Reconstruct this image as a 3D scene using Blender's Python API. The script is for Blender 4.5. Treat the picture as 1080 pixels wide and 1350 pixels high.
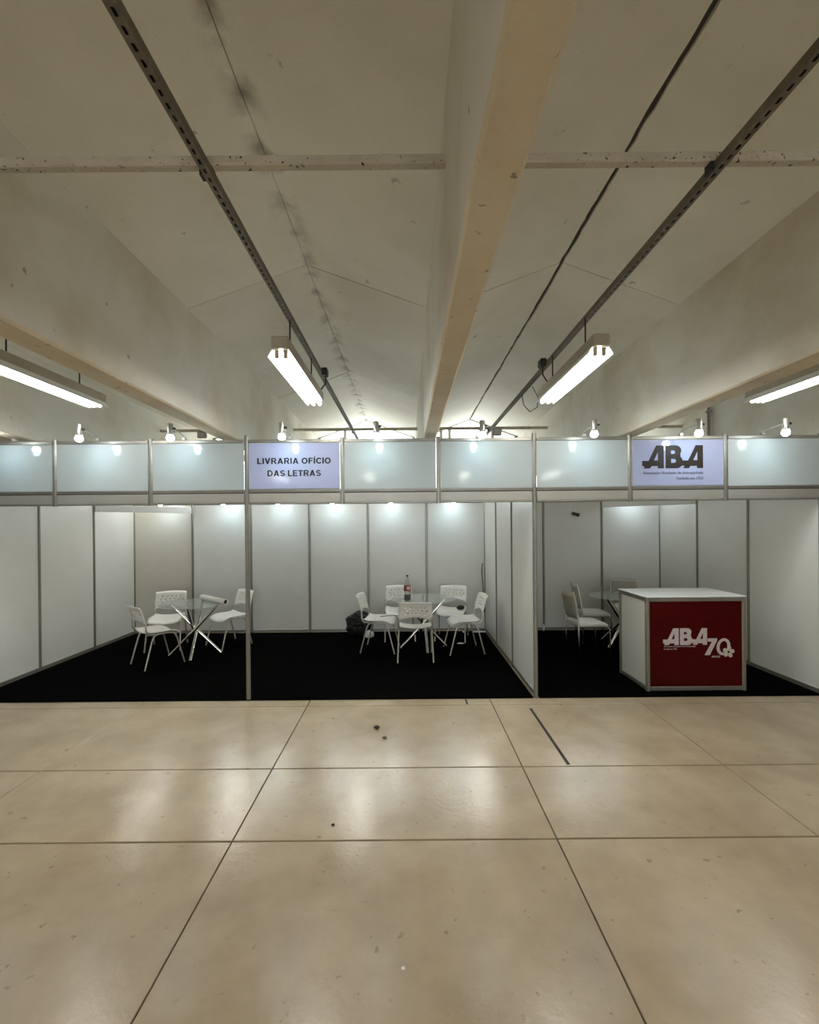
import bpy, bmesh, math, random
from mathutils import Vector, Matrix, noise

random.seed(7)
for o in list(bpy.data.objects):
    bpy.data.objects.remove(o)
S = bpy.context.scene
COL = S.collection
PI = math.pi

# ------------------------------------------------------------------ camera
CAM_H = 1.80
cam_d = bpy.data.cameras.new('camera')
cam = bpy.data.objects.new('camera', cam_d)
COL.objects.link(cam)
cam_d.sensor_fit = 'HORIZONTAL'
cam_d.sensor_width = 36.0
cam_d.lens = 590.0 / 1080.0 * 36.0
cam_d.shift_x = (540 - 536.5) / 1080.0
cam_d.shift_y = (694 - 675) / 1080.0
cam_d.clip_start = 0.02
a = math.radians(0.5)
cam.matrix_world = Matrix(((math.cos(a), math.sin(a), 0, 0),
                           (0, 0, -1, 0),
                           (-math.sin(a), math.cos(a), 0, CAM_H),
                           (0, 0, 0, 1)))
S.camera = cam

# ------------------------------------------------------------------ sky, exposure, light levels
W = bpy.data.worlds.new('sky')
S.world = W
W.use_nodes = True
bg = W.node_tree.nodes['Background']
bg.inputs[0].default_value = (0.93, 0.97, 1.0, 1)
bg.inputs[1].default_value = 5.0
vs = S.view_settings
vs.view_transform = 'Standard'
vs.look = 'None'
vs.exposure = 0.28
vs.gamma = 1.0
vs.use_curve_mapping = False
TUBE_POWER = 34.0
SPOT_POWER = 2.3
INNER_POWER = 2.2
S.cycles.use_denoising = True
S.cycles.max_bounces = 10
S.cycles.diffuse_bounces = 6
S.cycles.sample_clamp_indirect = 6.0

# ------------------------------------------------------------------ helpers
class MB:
    def __init__(s):
        s.v, s.f, s.sm = [], [], []
    def add(s, vs_, fs, smooth=False):
        b = len(s.v)
        s.v += [tuple(p) for p in vs_]
        s.f += [tuple(b + i for i in f) for f in fs]
        s.sm += [smooth] * len(fs)
        return s
    def box(s, x0, x1, y0, y1, z0, z1):
        return s.add([(x0,y0,z0),(x1,y0,z0),(x1,y1,z0),(x0,y1,z0),(x0,y0,z1),(x1,y0,z1),(x1,y1,z1),(x0,y1,z1)],
                     [(0,3,2,1),(4,5,6,7),(0,1,5,4),(1,2,6,5),(2,3,7,6),(3,0,4,7)])
    def bbox(s, x0, x1, y0, y1, z0, z1, b=0.004):
        """box with chamfered edges"""
        bm = bmesh.new()
        bmesh.ops.create_cube(bm, size=1)
        for v in bm.verts:
            v.co = Vector(((x0+x1)/2 + v.co.x*(x1-x0), (y0+y1)/2 + v.co.y*(y1-y0), (z0+z1)/2 + v.co.z*(z1-z0)))
        bmesh.ops.bevel(bm, geom=bm.edges[:], offset=b, segments=1, affect='EDGES')
        bm.verts.index_update()
        s.add([v.co[:] for v in bm.verts], [[v.index for v in f.verts] for f in bm.faces])
        bm.free()
        return s
    def prism(s, pts, h0, h1, axis='z'):
        """closed polygon (2D list) extruded along an axis"""
        def P(p, h):
            return {'z': (p[0], p[1], h), 'y': (p[0], h, p[1]), 'x': (h, p[0], p[1])}[axis]
        n = len(pts)
        vs_ = [P(p, h0) for p in pts] + [P(p, h1) for p in pts]
        fs = [tuple(range(n))[::-1], tuple(range(n, 2*n))]
        fs += [(i, (i+1) % n, n + (i+1) % n, n + i) for i in range(n)]
        return s.add(vs_, fs)
    def tube(s, path, r, n=10, cap=True, closed=False):
        P = [Vector(p) for p in path]
        m = len(P)
        rs = r if isinstance(r, (list, tuple)) else [r] * m
        T = []
        for i in range(m):
            q0 = P[i-1] if i > 0 else (P[-1] if closed else P[0])
            q1 = P[i+1] if i < m-1 else (P[0] if closed else P[-1])
            T.append((q1 - q0).normalized())
        ref = Vector((0, 0, 1)) if abs(T[0].z) < .9 else Vector((1, 0, 0))
        u = T[0].cross(ref).normalized()
        vs_, fs = [], []
        for i in range(m):
            u = (u - T[i] * u.dot(T[i])).normalized()
            w = T[i].cross(u)
            for k in range(n):
                an = 2*PI*k/n
                vs_.append(P[i] + (u*math.cos(an) + w*math.sin(an)) * rs[i])
        L = m if closed else m - 1
        for i in range(L):
            j = (i+1) % m
            for k in range(n):
                fs.append((i*n+k, i*n+(k+1) % n, j*n+(k+1) % n, j*n+k))
        s.add(vs_, fs, True)
        if cap and not closed:
            s.add([vs_[k] for k in range(n)], [tuple(range(n))[::-1]])
            s.add([vs_[(m-1)*n+k] for k in range(n)], [tuple(range(n))])
        return s
    def lathe(s, prof, c=(0,0,0), n=24, smooth=True):
        vs_, fs = [], []
        for r, z in prof:
            for k in range(n):
                an = 2*PI*k/n
                vs_.append((c[0]+r*math.cos(an), c[1]+r*math.sin(an), c[2]+z))
        for i in range(len(prof)-1):
            for k in range(n):
                fs.append((i*n+k, i*n+(k+1) % n, (i+1)*n+(k+1) % n, (i+1)*n+k))
        return s.add(vs_, fs, smooth)
    def mesh(s, name, mat):
        me = bpy.data.meshes.new(name)
        me.from_pydata(s.v, [], s.f)
        me.polygons.foreach_set('use_smooth', s.sm)
        me.materials.append(mat)
        me.update()
        return me
    def build(s, name, mat, parent=None, fix=True):
        me = s.mesh(name, mat)
        if fix:
            bm = bmesh.new(); bm.from_mesh(me)
            bmesh.ops.recalc_face_normals(bm, faces=bm.faces[:])
            bm.to_mesh(me); bm.free()
        return link(name, me, parent)

def link(name, data, parent=None, loc=(0,0,0), rz=0):
    o = bpy.data.objects.new(name, data)
    COL.objects.link(o)
    o.location = loc
    o.rotation_euler = (0, 0, rz)
    if parent: o.parent = parent
    return o

def tag(o, label=None, cat=None, group=None, kind=None):
    if label: o['label'] = label
    if cat: o['category'] = cat
    if group: o['group'] = group
    if kind: o['kind'] = kind
    return o

def thing(name, label, cat, loc=(0,0,0), rz=0, group=None, kind=None):
    o = link(name, None, None, loc, rz)
    o.empty_display_size = 0.1
    return tag(o, label, cat, group, kind)

def copy_tree(o, parent=None):
    c = o.copy()
    COL.objects.link(c)
    if parent is not None: c.parent = parent
    for ch in o.children[:]:
        copy_tree(ch, c)
    return c

# ------------------------------------------------------------------ materials
def mat(name, c1, c2=None, scale=3.0, rough=0.5, rough2=None, metal=0.0, bump=0.0, bscale=60.0, detail=6.0,
        spots=None, spot_scale=30.0, spot_t=0.68, lo=0.35, hi=0.65, coords='Object', spec=0.5, vary=0.0, coat=0.0):
    m = bpy.data.materials.new(name)
    m.use_nodes = True
    N, L = m.node_tree.nodes, m.node_tree.links
    b = N['Principled BSDF']
    b.inputs['Metallic'].default_value = metal
    b.inputs['Roughness'].default_value = rough
    b.inputs['Specular IOR Level'].default_value = spec
    b.inputs['Coat Weight'].default_value = coat
    b.inputs['Base Color'].default_value = (*c1, 1)
    tc = N.new('ShaderNodeTexCoord')
    if coords == 'World':
        g = N.new('ShaderNodeNewGeometry'); vec = g.outputs['Position']
    else:
        vec = tc.outputs[coords]
    def nz(sc, det=detail, rg=.6):
        t = N.new('ShaderNodeTexNoise')
        t.inputs['Scale'].default_value = sc
        t.inputs['Detail'].default_value = det
        t.inputs['Roughness'].default_value = rg
        L.new(vec, t.inputs['Vector'])
        return t.outputs['Fac']
    def ramp(sock, l, h):
        r = N.new('ShaderNodeMapRange')
        r.inputs['From Min'].default_value = l
        r.inputs['From Max'].default_value = h
        L.new(sock, r.inputs['Value'])
        return r.outputs['Result']
    col = None
    if c2:
        f = ramp(nz(scale), lo, hi)
        mx = N.new('ShaderNodeMix'); mx.data_type = 'RGBA'
        mx.inputs['A'].default_value = (*c1, 1); mx.inputs['B'].default_value = (*c2, 1)
        L.new(f, mx.inputs['Factor'])
        col = mx.outputs['Result']
        if rough2 is not None:
            f2 = ramp(nz(scale * 1.7, 8), lo, hi)
            mr = N.new('ShaderNodeMapRange')
            mr.inputs['To Min'].default_value = rough; mr.inputs['To Max'].default_value = rough2
            L.new(f2, mr.inputs['Value'])
            L.new(mr.outputs['Result'], b.inputs['Roughness'])
    if spots:
        f = ramp(nz(spot_scale, 3), spot_t, spot_t + .05)
        mx = N.new('ShaderNodeMix'); mx.data_type = 'RGBA'
        if col: L.new(col, mx.inputs['A'])
        else: mx.inputs['A'].default_value = (*c1, 1)
        mx.inputs['B'].default_value = (*spots, 1)
        L.new(f, mx.inputs['Factor'])
        col = mx.outputs['Result']
    if vary:
        oi = N.new('ShaderNodeObjectInfo')
        mr = N.new('ShaderNodeMapRange')
        mr.inputs['To Min'].default_value = 1 - vary; mr.inputs['To Max'].default_value = 1 + vary
        L.new(oi.outputs['Random'], mr.inputs['Value'])
        h = N.new('ShaderNodeHueSaturation')
        if col: L.new(col, h.inputs['Color'])
        else: h.inputs['Color'].default_value = (*c1, 1)
        L.new(mr.outputs['Result'], h.inputs['Value'])
        col = h.outputs['Color']
    if col: L.new(col, b.inputs['Base Color'])
    if bump:
        bp = N.new('ShaderNodeBump')
        bp.inputs['Strength'].default_value = bump
        bp.inputs['Distance'].default_value = 0.01
        L.new(nz(bscale, 5), bp.inputs['Height'])
        L.new(bp.outputs['Normal'], b.inputs['Normal'])
    return m

def emit(name, c, s):
    m = bpy.data.materials.new(name)
    m.use_nodes = True
    b = m.node_tree.nodes['Principled BSDF']
    b.inputs['Base Color'].default_value = (*c, 1)
    b.inputs['Emission Color'].default_value = (*c, 1)
    b.inputs['Emission Strength'].default_value = s
    return m

def glass(name, tint, haze, gl=0.06):
    m = bpy.data.materials.new(name)
    m.use_nodes = True
    N, L = m.node_tree.nodes, m.node_tree.links
    out = N['Material Output']
    N.remove(N['Principled BSDF'])
    tr = N.new('ShaderNodeBsdfTransparent'); tr.inputs[0].default_value = (*tint, 1)
    df = N.new('ShaderNodeBsdfDiffuse'); df.inputs[0].default_value = (.75, .8, .8, 1)
    gs = N.new('ShaderNodeBsdfGlossy'); gs.inputs['Roughness'].default_value = .03
    m1 = N.new('ShaderNodeMixShader'); m1.inputs[0].default_value = haze
    m2 = N.new('ShaderNodeMixShader')
    lw = N.new('ShaderNodeLayerWeight'); lw.inputs[0].default_value = .5
    pw = N.new('ShaderNodeMath'); pw.operation = 'POWER'; pw.inputs[1].default_value = 4.0
    fr = N.new('ShaderNodeMath'); fr.operation = 'MULTIPLY_ADD'; fr.inputs[1].default_value = .45; fr.inputs[2].default_value = .035
    L.new(lw.outputs['Facing'], pw.inputs[0]); L.new(pw.outputs[0], fr.inputs[0])
    L.new(tr.outputs[0], m1.inputs[1]); L.new(df.outputs[0], m1.inputs[2])
    L.new(fr.outputs[0], m2.inputs[0]); L.new(m1.outputs[0], m2.inputs[1]); L.new(gs.outputs[0], m2.inputs[2])
    L.new(m2.outputs[0], out.inputs[0])
    return m

M = {}
M['floor'] = mat('polished_concrete', (.56, .46, .325), (.345, .265, .17), scale=1.7, rough=.14, rough2=.235, bump=.12, bscale=30, detail=8,
                 spots=(.30, .245, .17), spot_scale=16, spot_t=.66, coords='World', vary=.05, lo=.25, hi=.8)
M['bed'] = mat('joint_bed', (.05, .042, .03), rough=.9)
M['groove'] = mat('rubber_groove', (.035, .03, .025), rough=.8)
M['ceil'] = mat('ceiling_paint', (.77, .74, .64), (.63, .595, .49), scale=1.1, rough=.75, bump=.3, bscale=35, lo=.3, hi=.75, coords='World', vary=.05,
                spots=(.45, .41, .32), spot_scale=9, spot_t=.69)
def ridge_stain(m, x0, wd, dark):
    N, L = m.node_tree.nodes, m.node_tree.links
    b = N['Principled BSDF']
    src = b.inputs['Base Color'].links[0].from_socket
    g = N.new('ShaderNodeNewGeometry'); sx = N.new('ShaderNodeSeparateXYZ'); L.new(g.outputs['Position'], sx.inputs[0])
    def mth(op, a_, b_=None):
        n_ = N.new('ShaderNodeMath'); n_.operation = op
        for k_, v_ in enumerate((a_, b_)):
            if v_ is None: continue
            if isinstance(v_, (int, float)): n_.inputs[k_].default_value = v_
            else: L.new(v_, n_.inputs[k_])
        return n_.outputs[0]
    nz_ = N.new('ShaderNodeTexNoise'); nz_.inputs['Scale'].default_value = 5; nz_.inputs['Detail'].default_value = 8
    L.new(g.outputs['Position'], nz_.inputs['Vector'])
    dist = mth('ABSOLUTE', mth('SUBTRACT', sx.outputs[0], x0))
    fall = N.new('ShaderNodeMapRange'); fall.interpolation_type = 'SMOOTHSTEP'
    fall.inputs['From Min'].default_value = wd; fall.inputs['From Max'].default_value = 0
    L.new(dist, fall.inputs['Value'])
    blot = N.new('ShaderNodeMapRange'); blot.inputs['From Min'].default_value = .46; blot.inputs['From Max'].default_value = .68
    L.new(nz_.outputs['Fac'], blot.inputs['Value'])
    f = mth('MULTIPLY', fall.outputs[0], blot.outputs[0])
    mx = N.new('ShaderNodeMix'); mx.data_type = 'RGBA'
    L.new(f, mx.inputs['Factor']); L.new(src, mx.inputs['A']); mx.inputs['B'].default_value = (*dark, 1)
    L.new(mx.outputs['Result'], b.inputs['Base Color'])
ridge_stain(M['ceil'], -.82, .13, (.30, .27, .21))
M['beam'] = mat('beam_concrete', (.76, .69, .53), (.66, .57, .41), scale=1.6, rough=.8, bump=.35, bscale=40, coords='World',
                spots=(.30, .25, .18), spot_scale=18, spot_t=.66)
M['beam_side'] = mat('beam_side_paint', (.75, .73, .64), (.57, .50, .37), scale=.9, rough=.75, bump=.25, bscale=35, coords='World',
                     spots=(.42, .35, .25), spot_scale=9, spot_t=.70, lo=.42, hi=.7)
M['tie'] = mat('tie_concrete', (.56, .51, .41), (.46, .41, .32), scale=5, rough=.85, bump=.4, bscale=70, coords='World',
               spots=(.03, .025, .02), spot_scale=42, spot_t=.615)
M['wall'] = mat('hall_wall_paint', (.52, .49, .42), (.45, .41, .33), scale=1.2, rough=.8, coords='World')
M['roof'] = mat('roof_dark', (.05, .045, .04), rough=.9)
M['rail'] = mat('galvanised_dull', (.20, .175, .14), (.15, .13, .10), scale=14, rough=.6, metal=.35)
M['alu'] = mat('brushed_aluminium', (.29, .28, .25), (.25, .24, .21), scale=9, rough=.38, metal=.6)
M['alu_board'] = mat('aluminium_board', (.37, .36, .325), (.34, .325, .29), scale=3, rough=.45, metal=.4)
M['panel'] = mat('white_laminate', (.75, .75, .715), (.71, .71, .665), scale=1.4, rough=.34, coords='World', spec=.4)
M['panel_beige'] = mat('aged_laminate', (.66, .62, .54), (.62, .58, .50), scale=1.4, rough=.4, coords='World')
M['fascia'] = mat('fascia_acrylic', (.40, .445, .445), (.385, .425, .425), scale=2, rough=.09, coords='World')
M['sign'] = mat('lilac_print', (.36, .39, .55), (.345, .375, .535), scale=2, rough=.09)
M['ink'] = mat('black_ink', (.012, .010, .008), rough=.5, spec=.2)
M['ink_brown'] = mat('dark_brown_ink', (.020, .014, .011), rough=.5, spec=.2)
M['ink_grey'] = mat('grey_ink', (.11, .11, .17), rough=.4)
M['carpet'] = mat('black_carpet', (.0022, .0022, .0022), (.004, .004, .0038), scale=180, rough=1.0, spec=.0, bump=.6, bscale=300, coords='World')
M['red'] = mat('dark_red_vinyl', (.055, .0015, .002), (.048, .001, .0016), scale=3, rough=.18, spec=.14)
M['logo_white'] = mat('pale_vinyl', (.52, .45, .46), rough=.4)
M['cream'] = mat('cream_vinyl', (.55, .50, .42), rough=.4)
M['white_top'] = mat('white_counter', (.82, .84, .83), rough=.25)
M['chair'] = mat('white_plastic', (.90, .89, .85), (.87, .85, .80), scale=6, rough=.35)
M['chrome'] = mat('chrome_tube', (.78, .76, .72), rough=.16, metal=1.0)
M['grey_tube'] = mat('grey_painted_tube', (.55, .52, .46), rough=.35, metal=.6)
M['mesh_back'] = mat('taupe_sling', (.52, .49, .43), (.48, .45, .39), scale=60, rough=.7)
M['cushion'] = mat('white_vinyl_seat', (.86, .86, .85), rough=.4)
M['dark_plastic'] = mat('dark_plastic', (.02, .02, .02), rough=.4)
M['bag'] = mat('black_bag_plastic', (.005, .0045, .004), (.010, .009, .0075), scale=12, rough=.45, spec=.3)
M['paper'] = mat('white_paper', (.82, .81, .78), rough=.6)
M['cola'] = mat('cola', (.012, .006, .004), rough=.1)
M['label_red'] = mat('red_label', (.30, .06, .04), rough=.4)
M['label_pale'] = mat('pale_label', (.75, .66, .66), rough=.4)
M['fixture'] = mat('fixture_enamel', (.42, .37, .29), (.36, .31, .24), scale=8, rough=.45)
M['reflector'] = mat('white_reflector', (.88, .88, .85), rough=.3)
M['lamp_metal'] = mat('satin_lamp_metal', (.50, .49, .46), rough=.35, metal=.8)
M['wire'] = mat('black_wire', (.015, .014, .012), rough=.5)
M['pipe'] = mat('grey_pipe', (.22, .20, .17), rough=.6)
M['tube'] = emit('fluorescent_tube', (1.0, .98, .925), TUBE_POWER)
M['bulb'] = emit('led_bulb', (.82, .94, 1.0), 60.0)
M['glass'] = glass('table_glass', (.93, .955, .945), .17)
M['bottle'] = glass('clear_bottle', (.88, .86, .82), .16)
M['pane'] = glass('window_glass', (.95, .97, .97), .02)

# ------------------------------------------------------------------ the hall
BEAMS = [(-6.31, .17), (-4.13, .17), (-1.945, .19), (.262, .139), (2.435, .20), (4.63, .18), (6.82, .18)]
Z_BEAM, Z_EDGE, Z_RIDGE = 2.77, 3.65, 4.03
Y0, Y1 = -10.0, 9.35

floor = MB().box(-6.4, 6.9, Y0, Y1, -.14, -.03).build('floor', M['bed'])
tag(floor, 'polished beige concrete slab floor with straight dark joints', 'floor', kind='structure')
xs = [-6.4, -4.5, -2.75, -1.02, .847, 2.35, 4.1, 5.6, 6.9]
ys = [Y0, -4.0, -1.2, 2.57, 3.34, 4.50, 7.0, Y1]
for j in range(len(ys)-1):
    for i in range(len(xs)-1):
        gx, gy = .0035, .005
        MB().bbox(xs[i]+gx, xs[i+1]-gx, ys[j]+gy, ys[j+1]-gy, -.03, 0, .003).build('slab', M['floor'], floor)

ceiling = MB().box(-6.4, 6.9, Y0, Y1+.2, 4.16, 4.3).build('ceiling', M['roof'])
tag(ceiling, 'folded cream concrete ceiling with ridge joints between beams', 'ceiling', kind='structure')
ycuts = [Y0, -4.15, -1.5, 1.15, 3.8, 6.45, Y1]
for i in range(len(BEAMS)-1):
    xa = BEAMS[i][0] + BEAMS[i][1]/2 - .02
    xb = BEAMS[i+1][0] - BEAMS[i+1][1]/2 + .02
    xm = (xa + xb) / 2
    gap = .015 if i == 3 else .0032
    MB().box(xm-.02, xm+.02, Y0, Y1, Z_RIDGE+.012, Z_RIDGE+.05).build('ridge_joint', M['bed'] if i == 3 else M['tie'], ceiling)
    for j in range(len(ycuts)-1):
        for side in (0, 1):
            e0, e1 = (xa, xm-gap) if side == 0 else (xb, xm+gap)
            ya, yb = ycuts[j]+.002, ycuts[j+1]-.002
            jit = random.uniform(-.006, .006)
            m = MB()
            if True:                 # ragged joint along the ridge
                n = 40
                am = 1.2 if gap > .01 else .45
                pts = []
                for k in range(n+1):
                    y = ya + (yb-ya)*k/n
                    pts.append((e1 + am*(noise.noise((y*2.3, side*.7, 1.3+i))*.010 + noise.noise((y*9, side, 4+i))*.008), y))
                poly = [(e0, ya)] + pts + [(e0, yb)]
                def zz(x): return Z_EDGE + (Z_RIDGE-Z_EDGE)*(x-e0)/(xm-e0) + jit
                nn = len(poly)
                vv = [(p[0], p[1], zz(p[0])) for p in poly] + [(p[0], p[1], zz(p[0])+.06) for p in poly]
                m.add(vv, [tuple(range(nn)), tuple(range(nn, 2*nn))] + [(k, (k+1) % nn, nn+(k+1) % nn, nn+k) for k in range(nn)])
            m.build('ceiling_panel', M['ceil'], ceiling)

beam_names = ['far left beam against the left hall wall', 'second beam left of the double booth, above its outer wall',
              'concrete beam crossing above the lilac lettered sign panel', 'broad concrete beam running down the middle of the ceiling',
              'concrete beam crossing above the dark logo sign', 'beam beyond the rightmost fluorescent fixture', 'far right beam against the right hall wall']
for (x, w), nm in zip(BEAMS, beam_names):
    m = MB()
    n = 60
    sec = []
    for k in range(n+1):
        y = Y0 + (Y1-Y0)*k/n
        r = lambda s: noise.noise((x*3.1, y*1.9, s))*.006 + noise.noise((x, y*7.3, s))*.004
        sec.append([(x-w/2+r(1), y, Z_BEAM+.012+r(2)*.5), (x-w/2+.012+r(1), y, Z_BEAM+r(3)*.4), (x+w/2-.012+r(5), y, Z_BEAM+r(4)*.4),
                    (x+w/2+r(5), y, Z_BEAM+.012+r(6)*.5), (x+w/2+.015, y, 4.10), (x-w/2-.015, y, 4.10)])
    vv = [p for s_ in sec for p in s_]
    ff = [(i*6+k, i*6+(k+1) % 6, (i+1)*6+(k+1) % 6, (i+1)*6+k) for i in range(n) for k in range(6)]
    ff += [tuple(range(6)), tuple(n*6+k for k in range(6))]
    m.add(vv, ff)
    bo = m.build('ceiling_beam', M['beam'])
    bo.data.materials.append(M['beam_side'])
    for pl in bo.data.polygons:
        if abs(pl.normal.x) > .9: pl.material_index = 1
    tag(bo, nm, 'beam', 'ceiling beams', 'structure')

for (yy, ylab) in ((-3.4, 'behind the viewer'), (1.95, 'nearest overhead'), (7.35, 'far, above the booth back wall')):
    for i in range(len(BEAMS)-1):
        xa = BEAMS[i][0] + BEAMS[i][1]/2
        xb = BEAMS[i+1][0] - BEAMS[i+1][1]/2
        b = MB().bbox(xa, xb, yy, yy+.045, 3.385, 3.428, .006).build('ceiling_tie_beam', M['tie'])
        bay = ['first', 'second', 'third', 'fourth', 'fifth', 'sixth'][i]
        tag(b, 'pitted concrete tie bar %s, in the %s ceiling bay from the left' % (ylab, bay), 'tie beam', 'ceiling tie bars', 'structure')

SILL = 2.55  # sill set below the visible strip to add daylight behind the fascia
# hall walls; the rear one has a glazed gable strip in each bay
wb = MB().box(-6.4, 6.9, Y1, Y1+.2, -.03, SILL).build('wall_back', M['wall'])
tag(wb, 'plain cream rear wall of the hall behind the booths', 'wall', kind='structure')
for nm, (x0, x1, y0, y1), lab in (('wall_left', (-6.6, -6.4, Y0, Y1), 'left'), ('wall_right', (6.9, 7.1, Y0, Y1), 'right')):
    tag(MB().box(x0, x1, y0, y1, -.03, 4.3).build(nm, M['wall']), 'plain cream %s wall of the hall' % lab, 'wall', kind='structure')
wf = thing('wall_front', 'plain cream near wall of the hall with an added wide doorway', 'wall', (0, Y0, 0), kind='structure')  # unseen wall; doorway added and sized for the daylight it lets in
MB().box(-6.4, -2.4, -.2, 0, -.03, 4.3).build('pier', M['wall'], wf)
MB().box(2.9, 6.9, -.2, 0, -.03, 4.3).build('pier', M['wall'], wf)
MB().box(-2.4, 2.9, -.2, 0, 3.1, 4.3).build('lintel', M['wall'], wf)
for i in range(len(BEAMS)-1):
    xa = BEAMS[i][0] + BEAMS[i][1]/2
    xb = BEAMS[i+1][0] - BEAMS[i+1][1]/2
    xm = (xa+xb)/2
    if i in (0, 5):        # blind gables
        MB().prism([(xa, SILL), (xb, SILL), (xb, Z_EDGE+.03), (xm, Z_RIDGE+.03), (xa, Z_EDGE+.03)], Y1, Y1+.2, 'y').build('gable_infill', M['wall'], wb)
        continue
    win = thing('window_%d' % i, 'bright gable window strip high in the rear wall with unseen added lower glazing, %s bay' % ('', 'second', 'third', 'fourth', 'fifth')[i], 'window',
                ((xa+xb)/2, Y1, SILL), kind='structure')
    hw = (xb-xa)/2
    fr = MB().box(-hw, hw, 0, .08, 0, .05)
    for d in (-1, 1):
        fr.prism([(d*hw, Z_EDGE-SILL+.04), (0, Z_RIDGE-SILL+.04), (0, Z_RIDGE-SILL-.012), (d*hw, Z_EDGE-SILL-.012)], 0, .08, 'y')
        fr.box(min(d*hw, d*(hw-.06)), max(d*hw, d*(hw-.06)), 0, .08, 0, Z_EDGE-SILL+.03)
    fr.build('frame', M['wall'], win)
    mull = (-.45, .25) if i == 2 else (-.6, -.42, .3, .48)
    for x in mull:
        MB().box(x-.03, x+.03, .01, .07, 0, Z_EDGE-SILL+(Z_RIDGE-Z_EDGE)*(1-abs(x)/hw)).build('mullion', M['wall'], win)
    MB().prism([(-hw, .0), (hw, .0), (hw, Z_EDGE-SILL), (0, Z_RIDGE-SILL), (-hw, Z_EDGE-SILL)], .035, .041, 'y').build('pane', M['pane'], win)

# ------------------------------------------------------------------ cable rails under the ceiling
def make_rail():
    m = MB()
    w, h, ya, yb, p, hl, hw = .019, .038, -6.5, 9.2, .05, .026, .006
    t = .0025
    m.box(-w, -w+t, ya, yb, 0, h); m.box(w-t, w, ya, yb, 0, h); m.box(-w, w, ya, yb, h-t, h)
    m.box(-w+t, -hw, ya, yb, 0, t); m.box(hw, w-t, ya, yb, 0, t)
    n = int((yb-ya)/p)
    for k in range(n):
        y = ya + k*p
        m.add([(-hw, y, 0), (hw, y, 0), (hw, y+p-hl, 0), (-hw, y+p-hl, 0)], [(0, 3, 2, 1)])
    return m.build('channel', M['rail'])
rail_mesh = make_rail()
RAILS = [(-4.44, 'perforated cable rail near the left hall wall'), (-2.98, 'perforated cable rail above the leftmost fluorescent fixture'), (-.86, 'perforated cable rail left of the central beam'),
         (1.375, 'perforated cable rail right of the central beam'), (3.40, 'perforated cable rail above the rightmost fluorescent fixture')]
Z_RAIL = 3.345
for i, (x, lab) in enumerate(RAILS):
    t = thing('cable_rail', lab, 'rail', (x, 0, Z_RAIL), group='cable rails under the ceiling')
    if i == 0: rail_mesh.parent = t
    else:
        c = rail_mesh.copy(); COL.objects.link(c); c.parent = t
    for yy in (-3.4, 1.95, 7.35):
        MB().box(-.034, -.02, yy+.005, yy+.045, .0, .075).box(-.034, .02, yy+.005, yy+.045, .038, .042).build('bracket', M['wire'], t)
    if i in (2, 3):      # junction box and its loop of cable
        yb_ = 4.55 if i == 2 else 4.35
        sx = .04 if i == 2 else -.045
        jb = MB().bbox(sx-.03, sx+.03, yb_-.05, yb_+.05, -.01, .065, .008).build('junction_box', M['wire'], t)
        d = 1 if i == 2 else -1
        MB().tube([(sx, yb_-.05, .03), (sx+d*.03, yb_-.1, -.02), (sx+d*.02, yb_-.08, -.11), (sx-d*.05, yb_-.02, -.17), (sx-d*.10, yb_, -.17)], .007, 8).build('cable', M['wire'], jb)

# ------------------------------------------------------------------ fluorescent fixtures
def make_fixture():
    t = thing('fluorescent_fixture', 'x', 'light fixture')
    L = 1.31
    MB().bbox(-.057, .057, 0, L, 1.228, 1.31, .004).build('housing', M['fixture'], t)
    m = MB()
    for s in (-1, 1):
        m.add([(s*.054, .02, 1.230), (s*.088, .02, 1.175), (s*.088, L-.02, 1.175), (s*.054, L-.02, 1.230),
               (s*.056, .02, 1.234), (s*.092, .02, 1.176), (s*.092, L-.02, 1.176), (s*.056, L-.02, 1.234)],
              [(0,1,2,3),(4,7,6,5),(0,4,5,1),(1,5,6,2),(2,6,7,3),(3,7,4,0)])
    m.box(-.054, .054, .02, L-.02, 1.226, 1.2275)
    m.build('reflector', M['reflector'], t)
    for s in (-1, 1):
        MB().tube([(s*.030, .055, 1.188), (s*.030, L-.055, 1.188)], .0145, 14).build('tube', M['tube'], t)
        for y in (.045, L-.045):
            MB().bbox(s*.030-.014, s*.030+.014, y-.012, y+.012, 1.172, 1.228, .003).build('lamp_holder', M['fixture'], t)
    for y in (.28, L-.28):
        MB().tube([(0, y, 1.31), (0, y, Z_RAIL-CAM_H)], .006, 8).build('hanger_rod', M['wire'], t)
    return t
FX = [(-2.98, 3.06, 'lit twin tube fixture at the left edge, beyond the left beam'),
      (-.86, 3.06, 'lit twin tube fixture hanging left of the central beam'),
      (1.345, 3.06, 'lit twin tube fixture hanging right of the central beam'),
      (3.40, 3.10, 'lit twin tube fixture at the right edge, beyond the right beam'),
      (-2.98, -1.9, 'added unseen twin tube fixture behind the viewer, first from the left'),  # unseen row behind the viewer, added to light the near hall
      (-.86, -1.9, 'added unseen twin tube fixture behind the viewer, second from the left'),
      (1.345, -1.9, 'added unseen twin tube fixture behind the viewer, third from the left'),
      (3.40, -1.9, 'added unseen twin tube fixture behind the viewer, fourth from the left'),
      (-2.98, 6.90, 'added twin tube fixture above the booth back wall hidden by the fascia, second from the left'),  # unseen set added to light booths and back ceiling, guided by floor reflections
      (-.86, 6.90, 'added twin tube fixture above the booth back wall hidden by the fascia, third from the left'),
      (-4.44, 6.90, 'added twin tube fixture above the booth back wall hidden by the fascia, first from the left'),
      (1.345, 7.60, 'added twin tube fixture above the booth back wall hidden by the fascia, fourth from the left')]
proto = make_fixture()
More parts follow.
